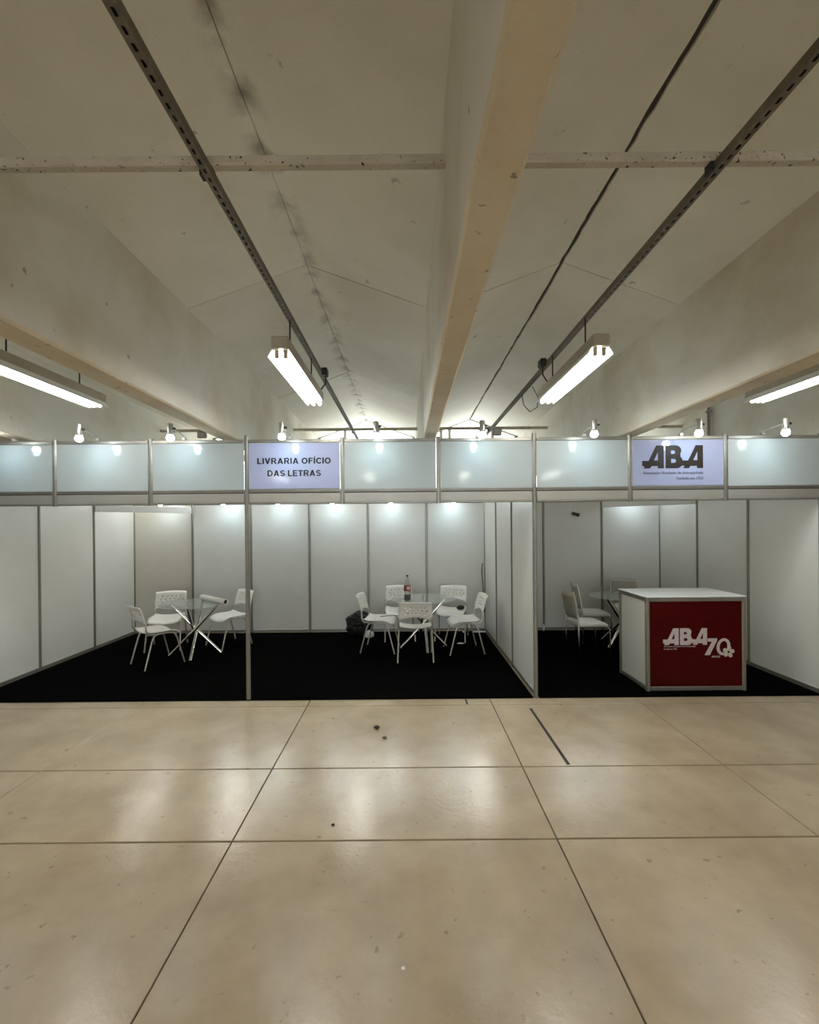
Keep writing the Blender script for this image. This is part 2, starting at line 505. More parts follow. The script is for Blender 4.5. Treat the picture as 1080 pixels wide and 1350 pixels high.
for i, (x, y, lab) in enumerate(FX):
    f = proto if i == 0 else copy_tree(proto)
    f.location = (x, y, CAM_H)
    tag(f, lab, 'light fixture', 'fluorescent ceiling fixtures')

# ------------------------------------------------------------------ exhibition booths
YF, YB = 4.68, 7.66
XL, XM, XP, XR = -4.67, -1.67, 1.335, 4.33
def octo(r):
    return [(r*math.cos(PI/8+k*PI/4), r*math.sin(PI/8+k*PI/4)) for k in range(8)]
def post_mesh(h, r=.021):
    m = MB().prism(octo(r), 0, h)
    for k in range(4):          # slots of the extrusion
        an = k*PI/2
        c, s_ = math.cos(an), math.sin(an)
        q = [(r*.93, -.003), (r*.97, -.003), (r*.97, .003), (r*.93, .003)]
        m.prism([(x*c-y*s_, x*s_+y*c) for x, y in q], .01, h-.01)
    return m.mesh('post', M['alu'])
H_WALL = 2.24
P_WALL = post_mesh(H_WALL); P_TALL = post_mesh(2.755, .023)

def partition(label, loc, rz, n, length, skip=(), mats=None):
    t = thing('partition_wall', label, 'partition', loc, rz, 'white modular booth walls')
    d = length / n
    for i in range(n+1):
        if i in skip: continue
        link('post', P_WALL, t, (i*d, 0, 0))
    for i in range(n):
        x0, x1 = i*d+.019, (i+1)*d-.019
        MB().bbox(x0-.006, x1+.006, -.004, .004, .05, H_WALL-.04, .001).build('panel', (mats or {}).get(i, M['panel']), t)
        MB().bbox(x0, x1, -.013, .013, .012, .055, .003).build('bottom_rail', M['alu'], t)
        MB().bbox(x0, x1, -.013, .013, H_WALL-.045, H_WALL-.002, .003).build('top_rail', M['alu'], t)
    return t
partition('long white back wall of the double booth on the left', (XL, YB, 0), 0, 6, XP-XL, mats={0: M['panel_beige']})
partition('white back wall of the booth with the red counter', (XP, YB, 0), 0, 3, XR-XP, skip=(0,))
partition('white side wall along the left edge, beside the left glass table', (XL, YB, 0), -PI/2, 3, YB-YF, skip=(0,))
partition('white dividing wall between the double booth and the counter booth', (XP, YB, 0), -PI/2, 3, YB-YF, skip=(0, 3))
partition('white side wall at the right edge, right of the red counter', (XR, YB, 0), -PI/2, 3, YB-YF, skip=(0,))

for x, lab in ((XM, 'slim free standing aluminium post in the middle of the double booth front'), (XP, 'aluminium post at the front edge of the dividing wall')):
    t = thing('front_post', lab, 'post', (x, YF, 0))
    link('upright', P_TALL, t)
    MB().lathe([(0, 2.755), (.019, 2.755), (.019, 2.765), (0, 2.768)], n=8, smooth=False).build('cap', M['alu'], t)

def fascia(label, x0, x1, n):
    t = thing('fascia', label, 'fascia board', (x0, YF, 0), group='fascia boards over the booth fronts')
    d = (x1-x0)/n
    for i in range(n):
        a0, a1 = i*d+.0245, (i+1)*d-.0245
        MB().bbox(a0, a1, -.012, -.004, 2.185, 2.70, .001).build('fascia_panel', M['fascia'], t)
        MB().bbox(a0, a1, -.02, .02, 2.683, 2.718, .004).build('top_rail', M['alu'], t)
        MB().bbox(a0, a1, -.02, .02, 2.166, 2.198, .004).build('middle_rail', M['alu'], t)
        MB().bbox(a0, a1, -.016, .016, 2.064, 2.166, .003).build('lower_beam', M['alu_board'], t)
        MB().bbox(a0, a1, -.02, .02, 2.045, 2.064, .003).build('lip', M['alu'], t)
        MB().box(a0, a1, -.0168, -.015, 2.157, 2.166).build('groove', M['groove'], t)
        MB().box(a0, a1, -.0208, -.019, 2.179, 2.183).build('groove', M['groove'], t)
    for i in range(n+1):
        x = i*d
        if abs(x0+x-XM) < .05 or abs(x0+x-XP) < .05: continue
        MB().prism([(x+p[0], p[1]) for p in octo(.0225)], 2.04, 2.735).build('upright', M['alu'], t)
    return t
fascia('white lit fascia over the left third of the booths', XL, XM, 3)
fascia('white lit fascia over the middle booth, carrying the lilac two line sign', XM, XP, 3)
fascia('white lit fascia over the right booth, carrying the dark logo sign', XP, XR, 3)

# diagonal corner ties inside the booths
for (p, q, lab) in (((XL+.02, 6.66), (XL+1.0, YB-.02), 'aluminium tie bar across the back left booth corner'),
               ((XR-.02, 6.66), (XR-1.0, YB-.02), 'aluminium tie bar across the back right booth corner')):
    v = Vector((q[0]-p[0], q[1]-p[1], 0))
    t = thing('corner_tie_bar', lab, 'tie bar', (p[0], p[1], 2.055 if p[0] < 0 else 2.095), math.atan2(v.y, v.x))
    L = v.length
    MB().bbox(.01, L-.01, -.012, .012, 0, .10, .003).build('bar', M['white_top'], t)
    for x in (.05, L-.05):
        MB().tube([(x, -.018, .02), (x, .018, .02)], .006, 8).build('bolt', M['rail'], t)

# carpets
for x0, x1, lab in ((XL+.015, XP-.03, 'black carpet covering the floor of the double booth'), (XP+.03, XR-.015, 'black carpet under the red counter and its booth')):
    m = MB().bbox(x0, x1, 4.655, YB-.02, 0.001, .010, .003)
    tag(m.build('carpet', M['carpet']), lab, 'carpet')

# ------------------------------------------------------------------ lettering helpers
def curve_mesh(cu, name, material, parent):
    ob = bpy.data.objects.new('tmp', cu)
    COL.objects.link(ob)
    dg = bpy.context.evaluated_depsgraph_get()
    me = bpy.data.meshes.new_from_object(ob.evaluated_get(dg))
    bpy.data.objects.remove(ob)
    me.name = name
    me.materials.clear(); me.materials.append(material)
    return me
def fit(me, x0, x1, z0, z1, y, slant=0.0):
    """lay a flat XY outline into the XZ plane inside the given rectangle, facing -Y"""
    xs_ = [v.co.x for v in me.vertices]; ys_ = [v.co.y for v in me.vertices]
    ax, bx, ay, by = min(xs_), max(xs_), min(ys_), max(ys_)
    for v in me.vertices:
        u = (v.co.x-ax)/(bx-ax); w = (v.co.y-ay)/(by-ay)
        v.co = Vector((x0+u*(x1-x0), y - v.co.z, z0+w*(z1-z0)))
def text(body, x0, x1, z0, z1, y, material, parent, name='lettering', bold=0.0):
    cu = bpy.data.curves.new('t', 'FONT')
    cu.body = body; cu.size = 1.0; cu.extrude = .0008; cu.offset = bold; cu.resolution_u = 4
    me = curve_mesh(cu, name, material, parent)
    fit(me, x0, x1, z0, z1, y)
    return link(name, me, parent)
def outline(polys, x0, x1, z0, z1, y, material, parent, name='emblem'):
    cu = bpy.data.curves.new('c', 'CURVE')
    cu.dimensions = '2D'; cu.fill_mode = 'BOTH'; cu.extrude = .0008
    for p in polys:
        sp = cu.splines.new('POLY'); sp.points.add(len(p)-1); sp.use_cyclic_u = True
        for k, q in enumerate(p): sp.points[k].co = (q[0], -q[1], 0, 1)
    me = curve_mesh(cu, name, material, parent)
    fit(me, x0, x1, z0, z1, y)
    return link(name, me, parent)
def arc(cx, cy, rx, ry, a0, a1, n=10):
    return [(cx+rx*math.cos(math.radians(a0+(a1-a0)*k/n)), cy+ry*math.sin(math.radians(a0+(a1-a0)*k/n))) for k in range(n+1)]
A1 = [(305,120),(382,120),(382,355),(320,355),(320,331),(258,331),(238,355),(178,355),(182,331),(160,331),(160,277),(226,277)]
A1H = [(322,185),(322,273),(280,273)]
BA = [(400,120)] + arc(505,174,57,54,-90,35,8) + arc(505,286,70,66,-45,-10,4) + [(630,277),(710,120),(784,120),(784,355),(722,355),(722,331),(655,331),(638,355),(582,355),(596,329),(564,329)] + arc(515,290,60,65,40,90,5) + [(400,355)]
BH1 = [(456,172)] + arc(480,190,20,18,-90,90,6) + [(456,208)]
BH2 = [(456,258)] + arc(485,279,23,21,-90,90,6) + [(456,300)]
A2H = [(726,185),(726,273),(684,273)]
LOGO = [A1, A1H, BA, BH1, BH2, A2H]

# heavy grotesque capitals, built stroke by stroke (unit cap height)
SW = .20
def ribbon(pts, w=SW):
    P = [Vector((p[0], p[1])) for p in pts]
    Lf, Rt = [], []
    for q in range(len(P)):
        d0 = (P[q]-P[q-1]).normalized() if q else (P[1]-P[0]).normalized()
        d1 = (P[q+1]-P[q]).normalized() if q < len(P)-1 else d0
        n_ = (Vector((-d0.y, d0.x)) + Vector((-d1.y, d1.x))).normalized()
        k = w/2/max(.5, n_.dot(Vector((-d0.y, d0.x))))
        Lf.append(P[q]+n_*k); Rt.append(P[q]-n_*k)
    return [[Lf[q], Lf[q+1], Rt[q+1], Rt[q]] for q in range(len(P)-1)]
def rect(x0, x1, y0, y1): return [[(x0, y0), (x1, y0), (x1, y1), (x0, y1)]]
h = SW/2
GLY = {
 'L': (.60, rect(0, SW, 0, 1) + rect(0, .60, 0, .17)),
 'I': (SW, rect(0, SW, 0, 1)),
 'Í': (SW, rect(0, SW, 0, 1) + [[(.03, 1.07), (.14, 1.07), (.27, 1.25), (.08, 1.25)]]),
 'V': (.76, [[(0, 1), (.215, 1), (.48, 0), (.275, 0)], [(.76, 1), (.545, 1), (.28, 0), (.485, 0)]]),
 'A': (.80, [[(0, 0), (.21, 0), (.505, 1), (.295, 1)], [(.80, 0), (.59, 0), (.295, 1), (.505, 1)]] + rect(.18, .62, .20, .36)),
 'R': (.74, rect(0, SW, 0, 1) + ribbon([(.1, .915), (.42, .915)] + arc(.42, .695, .205, .22, 90, -90, 10) + [(.1, .475)], .17) + [[(.34, .45), (.54, .45), (.76, 0), (.53, 0)]]),
 'O': (.84, ribbon(arc(.42, .5, .32, .41, 0, 360, 28), .195)),
 'C': (.76, ribbon(arc(.42, .5, .32, .41, 38, 322, 24), .195)),
 'D': (.76, rect(0, SW, 0, 1) + ribbon([(.1, .915), (.32, .915)] + arc(.32, .5, .335, .415, 90, -90, 14) + [(.1, .085)], .175)),
 'F': (.60, rect(0, SW, 0, 1) + rect(0, .60, .83, 1) + rect(0, .54, .42, .58)),
 'E': (.64, rect(0, SW, 0, 1) + rect(0, .62, .83, 1) + rect(0, .58, .42, .58) + rect(0, .64, 0, .17)),
 'T': (.68, rect(.24, .44, 0, 1) + rect(0, .68, .83, 1)),
 'S': (.72, ribbon(arc(.36, .705, .245, .205, 18, 250, 14) + arc(.36, .28, .255, .20, 70, -162, 14), .175)),
}
def block_line(body, x0, x1, z0, hgt, y, material, parent):
    sp, gap = .30, .115
    tot = sum((sp if c == ' ' else GLY[c][0]+gap) for c in body) - gap
    kx = (x1-x0)/tot
    x = 0
    for c in body:
        if c == ' ':
            x += sp; continue
        m = MB()
        for q, poly in enumerate(GLY[c][1]):
            yy_ = y - .00002*q
            pts = [(x0+(x+p[0])*kx, z0+p[1]*hgt) for p in poly]
            m.prism(pts, yy_-.0008, yy_+.0008, 'y')
        m.build('letter', material, parent)
        x += GLY[c][0]+gap

# sign panels in the fascia
def sign(label, cx):
    t = thing('sign_panel', label, 'sign', (cx, YF-.016, 2.44))
    MB().bbox(-.472, .472, -.003, .003, -.236, .236, .001).build('board', M['sign'], t)
    return t
t = sign('lilac sign panel with two lines of black capitals', (XM + (XP-XM)/6))
block_line('LIVRARIA OFÍCIO', -.383, .383, .022, .062, -.0042, M['ink'], t)
block_line('DAS LETRAS', -.277, .280, -.106, .062, -.0042, M['ink'], t)
t = sign('lilac sign panel with a large dark three letter logo', (XP + (XR-XP)/2))
k = 1/985.0
outline(LOGO, (160-530)*k, (784-530)*k, (297-355)*k, (297-120)*k, -.0042, M['ink_brown'], t, 'logo')
text('Associação Brasileira de Antropologia', (168-530)*k, (786-530)*k, (297-424)*k, (297-386)*k, -.0042, M['ink_grey'], t, 'lettering', .014)
text('Fundada em 1955', (510-530)*k, (786-530)*k, (297-472)*k, (297-441)*k, -.0042, M['ink_grey'], t, 'lettering', .010)

# ------------------------------------------------------------------ spot lamps on arms
def make_spot(power, name='spot_lamp'):
    """origin on the rail it is clamped to; the lamp hangs .30 m in front (-Y)"""
    t = thing(name, 'x', 'lamp')
    MB().bbox(-.018, .018, -.02, .02, .002, .03, .003).build('clamp', M['lamp_metal'], t)
    MB().tube([(0, 0, .025), (0, -.02, .045), (0, -.10, .060), (0, -.25, .062), (0.012, -.275, .058)], .006, 8).build('arm', M['lamp_metal'], t)
    hs = MB().lathe([(.0, .110), (.022, .110), (.027, .104), (.028, .02), (.030, -.004), (.027, -.004), (.024, .01), (.0, .012)], (0, -.30, 0), 18).build('housing', M['lamp_metal'], t)
    MB().tube([(.026, -.30, .062), (.05, -.30, .055)], .012, 10).build('knob', M['dark_plastic'], hs)
    MB().lathe([(0, .005), (.022, .002), (.034, -.022), (.036, -.036), (.030, -.052), (.016, -.062), (0, -.065)], (0, -.30, 0), 16).build('bulb', M['bulb'], t)
    ld = bpy.data.lights.new('spot_light', 'SPOT')
    ld.energy = power; ld.color = (.46, .83, 1.0); ld.spot_size = math.radians(165); ld.spot_blend = 1.0
    ld.shadow_soft_size = .03
    lo = link('lamp_light', ld, t, (0, -.30, -.074))
    lo.rotation_euler = (math.radians(28), 0, 0)
    return t
SP = [(-4.1, 'leftmost spot lamp on an arm, at the left picture edge'), (-3.22, 'spot lamp above the second fascia panel from the left edge'), (-2.32, 'spot lamp above the fascia panel left of the lilac lettered sign'),
      (-1.21, 'spot lamp shining on the lilac lettered sign'), (-.29, 'spot lamp above the blank panel right of the lettered sign'),
      (.74, 'spot lamp just right of the central beam'), (1.86, 'spot lamp above the blank panel left of the logo sign'),
      (2.87, 'spot lamp shining on the dark logo sign'), (3.73, 'rightmost spot lamp, right of the logo sign')]
sp0 = make_spot(SPOT_POWER)
for i, (x, lab) in enumerate(SP):
    s = sp0 if i == 0 else copy_tree(sp0)
    s.location = (x, YF, 2.718)
    s.rotation_euler = (0, 0, random.uniform(-.06, .06))
    tag(s, lab, 'lamp', 'spot lamps along the fascia')
IN = [(-4.05, 2.22, 'left corner panel'), (-3.02, 2.22, 'second panel'), (-2.12, 2.22, 'third panel'), (-1.23, 2.20, 'fourth panel'), (-.26, 2.20, 'fifth panel'), (.77, 2.22, 'sixth panel'), (3.82, 2.22, 'right corner of the counter booth')]
sp1 = make_spot(INNER_POWER)
for i, (x, z, lab) in enumerate(IN):
    s = sp1 if i == 0 else copy_tree(sp1)
    s.location = (x, YB, H_WALL - .01)
    if i == 6:
        for ch in s.children:
            if ch.type == 'LIGHT':
                ch.data = ch.data.copy(); ch.data.energy = INNER_POWER*.35
    tag(s, 'spot lamp on top of the booth back wall, %s' % (lab if 'corner of' in lab else lab + ' from the left'), 'lamp', 'spot lamps on the booth back wall')

# dead black spot in the counter booth
t = thing('black_spotlight', 'small unlit black spotlight high on the counter booth back wall', 'lamp', (2.86, YB-.012, 1.985))
MB().bbox(-.035, -.005, -.03, .0, -.01, .035, .004).build('mount', M['dark_plastic'], t)
MB().tube([(-.05, -.05, .015), (.0, -.06, .0), (.0601, -.075, -.02)], [.028, .024, .032], 12).build('head', M['dark_plastic'], t)

# ------------------------------------------------------------------ chairs
def grid(nx, ny, fn, skip=None):
    m = MB()
    vv = [fn(i/nx, j/ny) for j in range(ny+1) for i in range(nx+1)]
    ff = [(j*(nx+1)+i, j*(nx+1)+i+1, (j+1)*(nx+1)+i+1, (j+1)*(nx+1)+i) for j in range(ny) for i in range(nx) if not (skip and skip(i, j))]
    return m.add(vv, ff, True)
def solid(o, th, off=0):
    md = o.modifiers.new('thickness', 'SOLIDIFY'); md.thickness = th; md.offset = off
    return o
def make_chair():
    t = thing('plastic_chair', 'x', 'chair')
    # front is +Y; origin on the floor under the seat centre
    def back(u, v):
        x = (u-.5)*.455*(1 - .05*v)
        arch = .055*max(0, 1-(2*u-1)**2)*(1-v)**2
        z = .545 + .255*v + arch + .010*(1-(2*u-1)**2)*v
        y = -.215 - .075*(v*.9) - .035*(1-(2*u-1)**2) - (.018*max(0, v-.9)/.1)
        return (x, y, z)
    NX, NZ = 21, 11
    def hole(i, j):
        return 2 <= i <= NX-3 and 3 <= j <= NZ-3 and ((i % 3 == 1 and j % 4 == 3) or (i % 3 == 2 and j % 4 == 1))
    solid(grid(NX, NZ, back, hole).build('backrest', M['chair'], t), .009)
    def seat(u, v):
        cx, cy = 2*u-1, 2*v-1
        k = .16
        x = cx*.225*math.sqrt(1-k*cy*cy*.9)
        y = cy*.215*math.sqrt(1-k*cx*cx*.9)
        z = .452 - .022*(1-cx*cx)*(1-cy*cy*.3) + .012*abs(cx)**3
        if cy > .35: z -= .05*((cy-.35)/.65)**2
        if cy < -.6: z += .02*((-cy-.6)/.4)**2
        return (x, y, z)
    solid(grid(14, 12, seat).build('seat', M['chair'], t), .014)
    for s in (-1, 1):
        MB().tube([(s*.205, -.12, .432), (s*.222, -.20, .445), (s*.222, -.222, .50), (s*.215, -.228, .60)], [.011, .012, .013, .010], 8).build('back_support', M['grey_tube'], t)
        for f in (-1, 1):
            MB().tube([(s*.235, f*.245, .006), (s*.222, f*.155, .35), (s*.216, f*.132, .405), (s*.213, f*.10, .427), (s*.212, f*.05, .432), (s*.212, 0, .432)], .0098, 10).build('leg', M['grey_tube'], t)
    MB().tube([(-.212, .06, .430), (.212, .06, .430)], .009, 8).tube([(-.212, -.07, .430), (.212, -.07, .430)], .009, 8).build('seat_frame', M['grey_tube'], t)
    return t
def facing(dx, dy):            # rotation turning local +Y to (dx, dy)
    return math.atan2(-dx, dy)
Zc = .010
CH = [(-3.32, 5.94, (.64, .77), 'white perforated chair with its back to the left wall, nearest at the left table'),
      (-3.62, 6.72, (.25, -.97), 'white perforated chair behind the left glass table, facing out'),
      (-2.74, 6.86, (-.62, -.78), 'white perforated chair right of the left glass table, partly behind the post'),
      (.10, 6.09, (.0, 1.0), 'white perforated chair seen from behind in front of the middle table'),
      (-.40, 6.52, (.93, -.12), 'white perforated chair left of the middle table, beside the black bag'),
      (.80, 6.42, (-.95, -.10), 'white perforated chair right of the middle table, facing left'),
      (-.13, 7.16, (.05, -1), 'white perforated chair behind the middle table, behind the bottle'),
      (.70, 7.12, (-.22, -.97), 'white perforated chair behind the middle table, right rear with a dark pouch on it')]
c0 = make_chair()
for i, (x, y, f, lab) in enumerate(CH):
    c = c0 if i == 0 else copy_tree(c0)
    c.location = (x, y, Zc); c.rotation_euler = (0, 0, facing(*f))
    tag(c, lab, 'chair', 'white plastic chairs')

def make_sling_chair():
    t = thing('sling_chair', 'x', 'chair')
    for s in (-1, 1):
        x = s*.21
        MB().tube([(x, -.20, .006), (x, -.205, .40), (x, -.21, .52), (x, -.235, .72), (x, -.275, .90)], .011, 10).build('back_post', M['chrome'], t)
        MB().tube([(x, .225, .006), (x, .215, .34), (x, .205, .405), (x, .17, .43), (x, .0, .432), (x, -.205, .432)], .011, 10).build('leg', M['chrome'], t)
    MB().tube([(-.21, -.21, .432), (.21, -.21, .432)], .009, 8).tube([(-.21, .12, .425), (.21, .12, .425)], .009, 8).build('seat_frame', M['chrome'], t)
    MB().tube([(-.21, -.262, .835), (0, -.285, .83), (.21, -.262, .835)], .008, 8).build('back_rung', M['chrome'], t)
    solid(grid(8, 6, lambda u, v: ((u-.5)*.41, -.212-.064*v-.022*(1-(2*u-1)**2), .53+.345*v)).build('backrest', M['mesh_back'], t), .006)
    def pad(u, v):
        cx, cy = 2*u-1, 2*v-1
        return (cx*.205*math.sqrt(1-.14*cy*cy), cy*.21*math.sqrt(1-.14*cx*cx)+.005, .456+.016*(1-cx**4)*(1-cy**4)-(.02*max(0, cy-.6)/.4))
    solid(grid(12, 12, pad).build('seat', M['cushion'], t), .032)
    return t
SC = [(2.47, 6.17, (.985, .05), 'chrome framed chair with white seat, nearest of the two left of the counter'),
      (2.83, 6.84, (.97, -.12), 'chrome framed chair with white seat, farther of the two left of the counter'),
      (3.60, 7.28, (-.15, -1), 'chrome framed chair whose back rises behind the red counter')]
s0 = make_sling_chair()
for i, (x, y, f, lab) in enumerate(SC):
    c = s0 if i == 0 else copy_tree(s0)
    c.location = (x, y, Zc); c.rotation_euler = (0, 0, facing(*f))
    tag(c, lab, 'chair', 'chrome sling chairs')

# ------------------------------------------------------------------ glass tables
def make_table():
    t = thing('glass_table', 'x', 'table')
    m = MB().lathe([(0, .732), (.462, .732), (.466, .734), (.466, .738), (.462, .740), (0, .740)], n=56, smooth=False)
    m.build('glass_top', M['glass'], t)
    for k in range(4):
        an = k*PI/2
        c, s_ = math.cos(an), math.sin(an)
        off = .022
        p = lambda r, z, d: (r*c - d*off*s_, r*s_ + d*off*c, z)
        MB().tube([p(.335, .024, 1), p(.02, .355, 1), p(-.02, .395, 1), p(-.31, .722, 1)], .0195, 12).build('leg', M['chrome'], t)
        MB().lathe([(0, .722), (.022, .722), (.022, .732), (0, .732)], (-.305*c - off*s_, -.305*s_ + off*c, 0), 12).build('glass_pad', M['chrome'], t)
    MB().lathe([(0, .35), (.035, .35), (.04, .36), (.04, .39), (.035, .40), (0, .40)], n=16).build('hub', M['chrome'], t)
    return t
TB = [(-2.98, 6.28, math.radians(-80), 'round glass table with crossed chrome legs carrying a paper roll'),
      (.23, 6.55, math.radians(4), 'round glass table with crossed chrome legs carrying a bottle'),
      (3.17, 6.60, math.radians(28), 'round glass table with crossed chrome legs behind the red counter')]
t0 = make_table()
for i, (x, y, r, lab) in enumerate(TB):
    c = t0 if i == 0 else copy_tree(t0)
    c.location = (x, y, Zc); c.rotation_euler = (0, 0, r)
    tag(c, lab, 'table', 'round glass tables')

# ------------------------------------------------------------------ counter with the logo
CX0, CX1, CY0, CY1, CH_ = 2.555, 3.63, 4.79, 5.42, 1.025
t = thing('counter', 'white display counter with aluminium frame and dark red logo front', 'counter', ((CX0+CX1)/2, CY0, Zc))
hw = (CX1-CX0)/2; dp = CY1-CY0; hh = CH_-Zc
for x in (-hw+.022, hw-.022):
    for y in (.022, dp-.022):
        MB().prism([(x+p[0], y+p[1]) for p in octo(.0235)], 0, hh-.012).build('corner_post', M['alu'], t)
for (z0, z1) in ((.004, .048), (hh-.056, hh-.012)):
    for y in (.018, dp-.022):
        MB().bbox(-hw+.042, hw-.042, y-.014, y+.014, z0, z1, .004).build('rail', M['alu'], t)
    for x in (-hw+.020, hw-.020):
        MB().bbox(x-.014, x+.014, .042, dp-.042, z0, z1, .004).build('rail', M['alu'], t)
fp = MB().bbox(-hw+.040, hw-.040, .014, .022, .046, hh-.054, .001).build('front_panel', M['red'], t)
for x in (-hw+.022, hw-.022):
    MB().bbox(x-.004, x+.004, .04, dp-.04, .046, hh-.054, .001).build('side_panel', M['panel'], t)
MB().bbox(-hw+.04, hw-.04, dp-.026, dp-.018, .046, hh-.054, .001).build('back_panel', M['panel'], t)
MB().bbox(-hw-.004, hw+.004, -.004, dp+.004, hh-.012, hh, .003).build('top', M['white_top'], t)
k = 1/905.0
fx = lambda x: (x-517)*k
fz = lambda y: (975-y)*k
yl = .0128
outline(LOGO, fx(198), fx(625), fz(530), fz(368), yl, M['logo_white'], fp, 'logo')
text('Associação Brasileira de Antropologia', fx(205), fx(513), fz(553), fz(537), yl, M['logo_white'], fp, 'lettering', .0)
text('Fundada em 1955', fx(205), fx(330), fz(575), fz(561), yl, M['logo_white'], fp, 'lettering', .0)
SEVEN = [(630,468),(722,468),(722,490),(650,630),(600,630),(672,500),(630,500)]
outline([SEVEN], fx(600), fx(722), fz(630), fz(468), yl, M['logo_white'], fp, 'numeral')
zero_o = [(x + (550-y)*.10, y) for x, y in arc(784, 550, 66, 82, 0, 350, 35)]
zero_i = [(x + (550-y)*.10, y) for x, y in arc(784, 550, 37, 56, 0, 350, 35)]
outline([zero_o, zero_i], fx(717), fx(851), fz(632), fz(468), yl, M['logo_white'], fp, 'numeral')
fl = None
for q in range(5):
    an = math.radians(-90 + 72*q + 8)
    pc = (832 + 33*math.cos(an), 600 + 33*math.sin(an))
    pet = []
    for w in range(14):
        tt = 2*PI*w/14
        lx, ly = 25*math.cos(tt), 19*math.sin(tt)*(1+.25*math.cos(tt))
        pet.append((pc[0]+lx*math.cos(an)-ly*math.sin(an), pc[1]+lx*math.sin(an)+ly*math.cos(an)))
    px_ = [p[0] for p in pet]; py_ = [p[1] for p in pet]
    outline([pet], fx(min(px_)), fx(max(px_)), fz(max(py_)), fz(min(py_)), yl-.0012, M['cream'], fp, 'petal')
cen = arc(832, 600, 12, 12, 0, 330, 11)
outline([cen], fx(820), fx(844), fz(612), fz(588), yl-.0024, M['ink_brown'], fp, 'flower_centre')
text('ANOS', fx(667), fx(750), fz(655), fz(636), yl, M['cream'], fp, 'lettering', .01)

# ------------------------------------------------------------------ small things
ZT = Zc + .740
# rolled paper on the left table
p0, p1 = Vector((-3.03, 6.60, ZT+.037)), Vector((-2.49, 6.13, ZT+.037))
t = thing('paper_roll', 'large white paper roll lying across the left glass table', 'paper roll', (p0+p1)/2)
d = (p1-p0); ln = d.length; d.normalize()
t.rotation_euler = (0, 0, math.atan2(d.y, d.x))
ro, ri = .036, .029
m = MB()
n = 24
vv = []
for x in (-ln/2, ln/2):
    for r in (ro, ri):
        vv += [(x, r*math.cos(2*PI*q/n), r*math.sin(2*PI*q/n)) for q in range(n)]
ff = []
for q in range(n):
    q2 = (q+1) % n
    ff += [(q, q2, 2*n+q2, 2*n+q), (n+q2, n+q, 3*n+q, 3*n+q2), (q2, q, n+q, n+q2), (2*n+q, 2*n+q2, 3*n+q2, 3*n+q)]
m.add(vv, ff, True)
m.build('sheet', M['paper'], t)
MB().tube([(ln/2-.10, 0, 0), (ln/2-.015, 0, 0)], .0285, 20).build('hollow_shade', M['dark_plastic'], t)  # dark plug stands for the shade inside the open roll end

# bottle
t = thing('soda_bottle', 'clear plastic bottle of dark soda with red label on the middle table', 'bottle', (.0, 6.33, ZT))
MB().lathe([(0, .004), (.030, .0), (.046, .012), (.049, .03), (.049, .20), (.047, .225), (.036, .27), (.020, .31), (.0145, .33), (.0145, .345)], n=24).build('body', M['bottle'], t)
MB().lathe([(0, .006), (.030, .004), (.044, .014), (.047, .03), (.047, .085), (0, .085)], n=24).build('soda', M['cola'], t)
MB().lathe([(.0497, .14), (.0502, .142), (.0502, .213), (.0497, .215)], n=24).build('label_band', M['label_red'], t)
lb = MB()
an0, an1 = math.radians(-100), math.radians(-45)
vv = []
for q in range(7):
    an = an0 + (an1-an0)*q/6
    vv += [(.0509*math.cos(an), .0509*math.sin(an), .165), (.0509*math.cos(an), .0509*math.sin(an), .20)]
lb.add(vv, [(2*q, 2*q+2, 2*q+3, 2*q+1) for q in range(6)], True).build('label_patch', M['label_pale'], t)
MB().lathe([(0, .365), (.014, .365), (.017, .361), (.017, .34), (.0145, .338)], n=16).build('cap', M['dark_plastic'], t)

# crumpled black bag
def blob(name, r, loc, material, seed, sx=1, sy=1, sz=1, amp=.25, sub=4):
    bm = bmesh.new()
    bmesh.ops.create_icosphere(bm, subdivisions=sub, radius=1)
    for v in bm.verts:
        n_ = v.co.normalized()
        f = 1 + amp*noise.noise(n_*1.6 + Vector((seed, 0, 0))) + amp*.55*abs(noise.noise(n_*4.2 + Vector((0, seed, 0)))) + amp*.3*noise.noise(n_*9 + Vector((0, 0, seed)))
        v.co = Vector((n_.x*sx, n_.y*sy, n_.z*sz))*r*f
    zmin = min(v.co.z for v in bm.verts)
    for v in bm.verts:
        v.co.z = max(v.co.z - zmin - .12*r*sz, 0)
    me = bpy.data.meshes.new(name)
    bm.to_mesh(me); bm.free()
    me.materials.append(material)
    return link(name, me, None, loc)
t = thing('bin_bag', 'crumpled black bag slumped against the back wall behind the middle table', 'bag', (-.80, 7.38, Zc))
b = blob('sack', .20, (0, 0, 0), M['bag'], 3.3, 1.08, .85, .98, .22, 5); b.parent = t
k_ = blob('knot', .06, (.12, -.10, .26), M['bag'], 8.1, 1.2, .8, .7, .4, 3); k_.parent = t
tag(blob('white_cup', .05, (-.62, 7.22, Zc), M['paper'], 1.0, 1.5, .9, 1.2, .2, 3), 'crumpled white packaging in front of the black bag', 'packaging')

# pouch and odds on seats
tag(blob('pouch', .045, (.84, 7.08, Zc+.462), M['bag'], 5.0, 1.3, 1.0, .8, .3, 3), 'small dark pouch left on the right rear chair seat', 'pouch')
tag(MB().tube([(-.40, 6.60, Zc+.468), (-.32, 6.64, Zc+.466), (-.22, 6.66, Zc+.466), (-.15, 6.60, Zc+.474)], .006, 8).build('short_cable', M['wire']),
    'short black cable on the seat left of the middle table', 'cable')

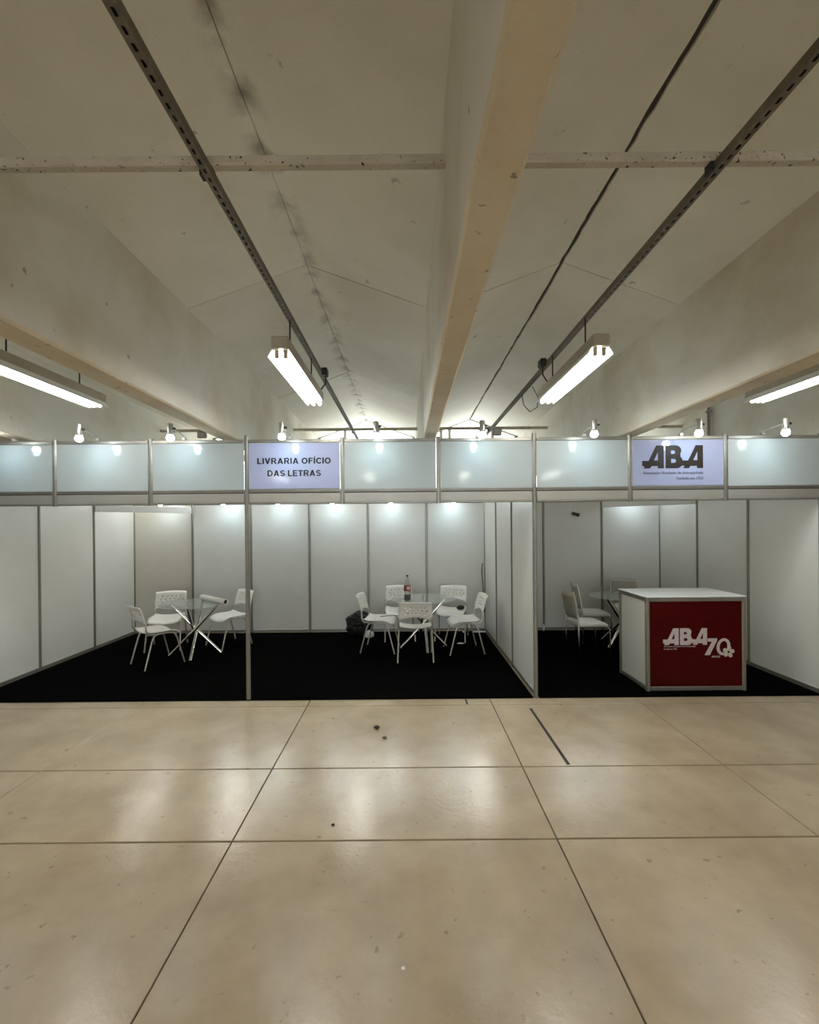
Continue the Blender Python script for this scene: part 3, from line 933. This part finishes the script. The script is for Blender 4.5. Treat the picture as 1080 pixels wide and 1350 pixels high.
# things by the back corner
cm = thing('hanging_cable', 'black cable hanging down the back corner of the double booth', 'cable', (1.285, YB-.02, 0))
MB().tube([(0, 0, 1.16), (-.012, -.004, 1.0), (.004, -.006, .8), (.012, -.006, .55), (.016, -.006, .40)], .0075, 8).build('wire', M['wire'], cm)
MB().bbox(.004, .034, -.02, .004, .33, .41, .005).build('plug', M['dark_plastic'], cm)
tag(MB().bbox(1.08, 1.31, 7.50, 7.525, Zc, Zc+.022, .005).build('plastic_strip', M['paper']), 'white plastic strip lying on the carpet in the back corner', 'strip')
tag(MB().bbox(.92, .97, 7.50, 7.53, Zc, Zc+.02, .005).build('plastic_piece', M['paper']), 'tiny white plastic offcut left of the white strip', 'offcut')
tag(blob('paper_scrap', .03, (.80, 6.78, Zc), M['mesh_back'], 2.2, 1.6, .8, .4, .4, 3), 'brown crumpled scrap on the carpet under the right chair', 'scrap')
tag(blob('white_scrap', .035, (2.30, YB-.08, Zc), M['paper'], 4.4, .7, .7, 1.5, .3, 3), 'white scrap at the foot of the counter booth back wall', 'scrap')

# floor litter and the short groove
tag(MB().bbox(1.187, 1.213, 3.36, 4.40, .0005, .0025, .0008).build('floor_strip', M['groove']), 'short dark strip set in the floor before the dividing wall', 'strip')
def litter(name, lab, x, y, s, m):
    tag(blob(name, s, (x, y, 0), m, x*7+y, 1.2, .9, .7, .35, 3), lab, 'debris')
litter('dark_chip', 'square dark chip on the floor before the middle booth', -.285, 3.99, .020, M['groove'])
litter('brown_chip', 'small brown chip on the floor nearer than the dark square chip', -.205, 3.80, .015, M['rail'])
litter('dark_pebble', 'tiny dark pebble on the bright floor patch', -.46, 2.70, .008, M['groove'])
litter('pale_pebble', 'tiny pale pebble near the bottom of the picture', -.03, 1.82, .006, M['paper'])

# conduits on the far beam faces
t = thing('conduit_pipe', 'vertical grey conduit beyond the right beam', 'pipe', (4.50, 6.65, Z_BEAM))
MB().tube([(0, 0, .0), (0, 0, .90)], .022, 10).build('pipe', M['pipe'], t)
for z in (.2, .7):
    MB().bbox(-.03, .05, -.03, .03, z-.015, z+.015, .003).build('clip', M['pipe'], t)

# a second short strip at the carpet edge, a drooping wire and two small boxes on the far tie bars
tag(MB().bbox(.585, .605, 4.515, 4.64, .0005, .0025, .0008).build('floor_strip', M['groove']), 'very short dark strip at the carpet edge before the middle booth', 'strip')
tag(MB().tube([(1.40, 4.95, 3.34), (1.47, 4.97, 3.22), (1.47, 5.0, 3.12), (1.40, 5.05, 3.08), (1.37, 5.2, 3.20), (1.378, 5.3, 3.34)], .004, 6).build('loose_wire', M['wire']),
    'thin wire drooping from the rail right of the central beam', 'wire')
for x, lab in ((-3.36, 'small grey box under the far tie bar above the second spot lamp'), (1.50, 'small grey box under the far tie bar right of the central beam')):
    t = thing('electrical_box', lab, 'box', (x, 7.372, 3.285), group='small boxes on the far tie bars')
    MB().bbox(-.07, .07, -.03, .03, 0, .10, .006).build('case', M['pipe'], t)
    MB().bbox(-.06, .06, -.034, -.029, .01, .09, .002).build('cover', M['lamp_metal'], t)
